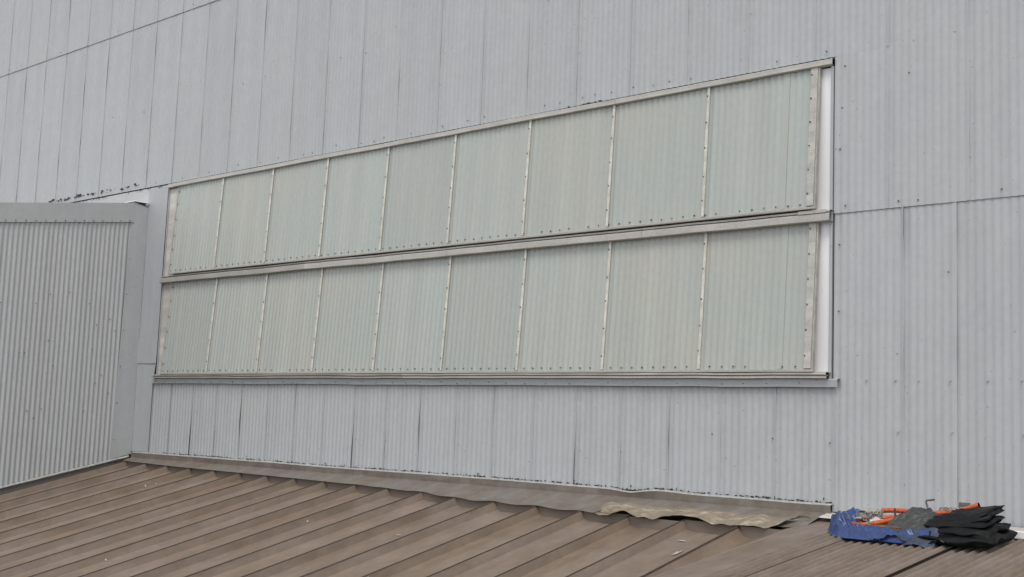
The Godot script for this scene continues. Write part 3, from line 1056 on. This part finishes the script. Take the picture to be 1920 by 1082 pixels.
	var sl := grid(36, 20, func(u: float, v: float) -> Vector3:
		var x := lerpf(-3.96, -3.74, u)
		var z := lerpf(0.70, 0.84, v)
		var y := lerpf(ry(0.70) + 0.105, ry(0.84) + 0.012, v) - 0.02 * pow(2.0 * u - 1.0, 2.0)
		return Vector3(x, y + 0.022 * n1.get_noise_2d(x * 230.0, z * 300.0), z + 0.02 * n2.get_noise_2d(x * 180.0, z * 100.0)), Vector2(1, 1))
	solo("slate_tarp", sl, M.slate, "small slate-blue corner of sheeting hanging before the draped tarp", "tarp")

	# ---- orange tubes
	var r := 0.019
	solo("orange_tube", tube([Vector3(-4.525, -0.613, 0.50), Vector3(-4.44, -0.616, 0.55), Vector3(-4.335, -0.600, 0.56), Vector3(-4.20, -0.566, 0.52), Vector3(-4.05, -0.535, 0.48), Vector3(-3.98, -0.528, 0.46)], r), M.orange, "orange tube curving low across the top of the brown box", "tube", "orange tubes in the heap")
	solo("orange_tube", tube([Vector3(-4.345, -0.508, 0.36), Vector3(-4.25, -0.500, 0.36), Vector3(-4.10, -0.500, 0.36), Vector3(-3.98, -0.505, 0.36)], r), M.orange, "topmost straight orange tube running from the chain into the draped tarp", "tube", "orange tubes in the heap")
	solo("orange_tube", tube([Vector3(-4.30, -0.556, 0.42), Vector3(-4.20, -0.545, 0.42), Vector3(-4.05, -0.538, 0.41)], r * 0.9), M.orange, "short orange tube between the top tube and the low curved one", "tube", "orange tubes in the heap")
	solo("orange_tube", tube([Vector3(-4.585, -0.575, 0.42), Vector3(-4.50, -0.590, 0.44), Vector3(-4.46, -0.602, 0.44)], r), M.orange, "orange tube stub with its open end on the bunched blue tarp", "tube", "orange tubes in the heap")
	solo("orange_tube", tube([Vector3(-4.02, -0.512, 0.36), Vector3(-3.92, -0.497, 0.34), Vector3(-3.80, -0.480, 0.33), Vector3(-3.70, -0.448, 0.33), Vector3(-3.62, -0.418, 0.33)], r), M.orange, "orange tube bending upward behind the folded dark tarp", "tube", "orange tubes in the heap")

	# ---- pulley block
	var pb := thing("pulley_block", "round dark steel pulley housing beside the chain on the blue tarp", "pulley", Vector3(-4.475, -0.615, 0.41))
	st = begin()
	var dome := SphereMesh.new()
	dome.radius = 0.052
	dome.height = 0.09
	dome.radial_segments = 20
	dome.rings = 10
	st.append_from(dome, 0, Transform3D(Basis(), Vector3(0, 0.045, 0)))
	part("housing", st.commit(), M.steel, pb)
	part("axle", tube([Vector3(-0.03, 0.04, 0.045), Vector3(0.03, 0.045, 0.062)], 0.012, 8), M.pale_steel, pb)
	part("rim", tube([Vector3(0.05, 0.01, 0.02), Vector3(0.058, 0.05, 0.01), Vector3(0.03, 0.09, 0.01), Vector3(-0.02, 0.095, 0.01)], 0.006, 6), M.black, pb)

	# ---- heap of chain
	st = begin()
	for k in 64:
		var c := Vector3(-4.36 + rng.randfn() * 0.045, 0, 0.43 + rng.randfn() * 0.045)
		c.y = -0.585 + 0.06 * exp(-pow((c.x + 4.36) / 0.06, 2.0)) + rng.randf_range(-0.02, 0.025)
		if k > 54:
			c = Vector3(-4.325 + 0.012 * sin(k * 2.0), -0.585 - 0.010 * (k - 55), 0.585 + 0.002 * k * 0.2)
		var bs := Basis.from_euler(Vector3(rng.randf() * 6.0, rng.randf() * 6.0, rng.randf() * 6.0))
		var loop := []
		for i in 9:
			var a := TAU * i / 8
			loop.append(c + bs * Vector3(cos(a) * 0.018, sin(a) * 0.010, 0))
		add_tube(st, loop, 0.0032, 5, false)
	solo("chain", st.commit(), M.pale_steel, "loose heap of pale steel chain between pulley and orange tubes", "chain")
	# chain and small hardware on the far side
	st = begin()
	for k in 30:
		var c := Vector3(-3.90 + k * 0.006 + rng.randfn() * 0.006, -0.470 + 0.016 * absf(sin(k * 0.9)), 0.335 + rng.randf_range(-0.015, 0.015))
		var bs := Basis.from_euler(Vector3(rng.randf() * 6.0, rng.randf() * 6.0, rng.randf() * 6.0))
		var loop := []
		for i in 9:
			var a := TAU * i / 8
			loop.append(c + bs * Vector3(cos(a) * 0.016, sin(a) * 0.009, 0))
		add_tube(st, loop, 0.003, 5, false)
	solo("chain", st.commit(), M.pale_steel, "short run of chain lying on the tube behind the folded tarp", "chain")

	# ---- rods, hook, plate
	solo("metal_rod", tube([Vector3(-4.20, -0.480, 0.45), Vector3(-4.195, -0.52, 0.455), Vector3(-4.175, -0.570, 0.46)], 0.0075, 8), M.black, "thin black rod standing up against the orange tubes", "rod")
	solo("steel_hook", tube([Vector3(-4.00, -0.500, 0.33), Vector3(-4.008, -0.455, 0.32), Vector3(-4.018, -0.424, 0.32), Vector3(-4.012, -0.412, 0.32), Vector3(-3.985, -0.407, 0.32), Vector3(-3.955, -0.402, 0.32)], 0.0075, 8), M.steel, "bent grey steel hook sticking up above the tarps", "hook")
	var pl := begin()
	add_box(pl, Vector3(-3.785, -0.475, 0.285), Vector3(-3.700, -0.410, 0.291), 0.001)
	add_box(pl, Vector3(-3.785, -0.475, 0.291), Vector3(-3.700, -0.469, 0.330), 0.001)
	solo("angle_plate", pl.commit(), M.steel, "small grey steel angle plate leaning behind the right orange tube", "plate")
	# gray cloth roll at the left end of the tubes
	var gl := grid(16, 10, func(u: float, v: float) -> Vector3:
		var a := u * TAU
		var t := v * 2.0 - 1.0
		var rr := 0.028 * sqrt(maxf(0.0, 1.0 - pow(absf(t), 3.0))) * (1.0 + 0.3 * n1.get_noise_2d(cos(a) * 60.0 + 100.0, sin(a) * 60.0 + v * 90.0))
		return Vector3(-4.575 + 0.05 * t, -0.588 + sin(a) * rr, 0.44 + cos(a) * rr + 0.02 * t), Vector2(1, 1))
	solo("rag", gl, M.steel, "dark grey rag tucked beside the orange tube stub", "rag")
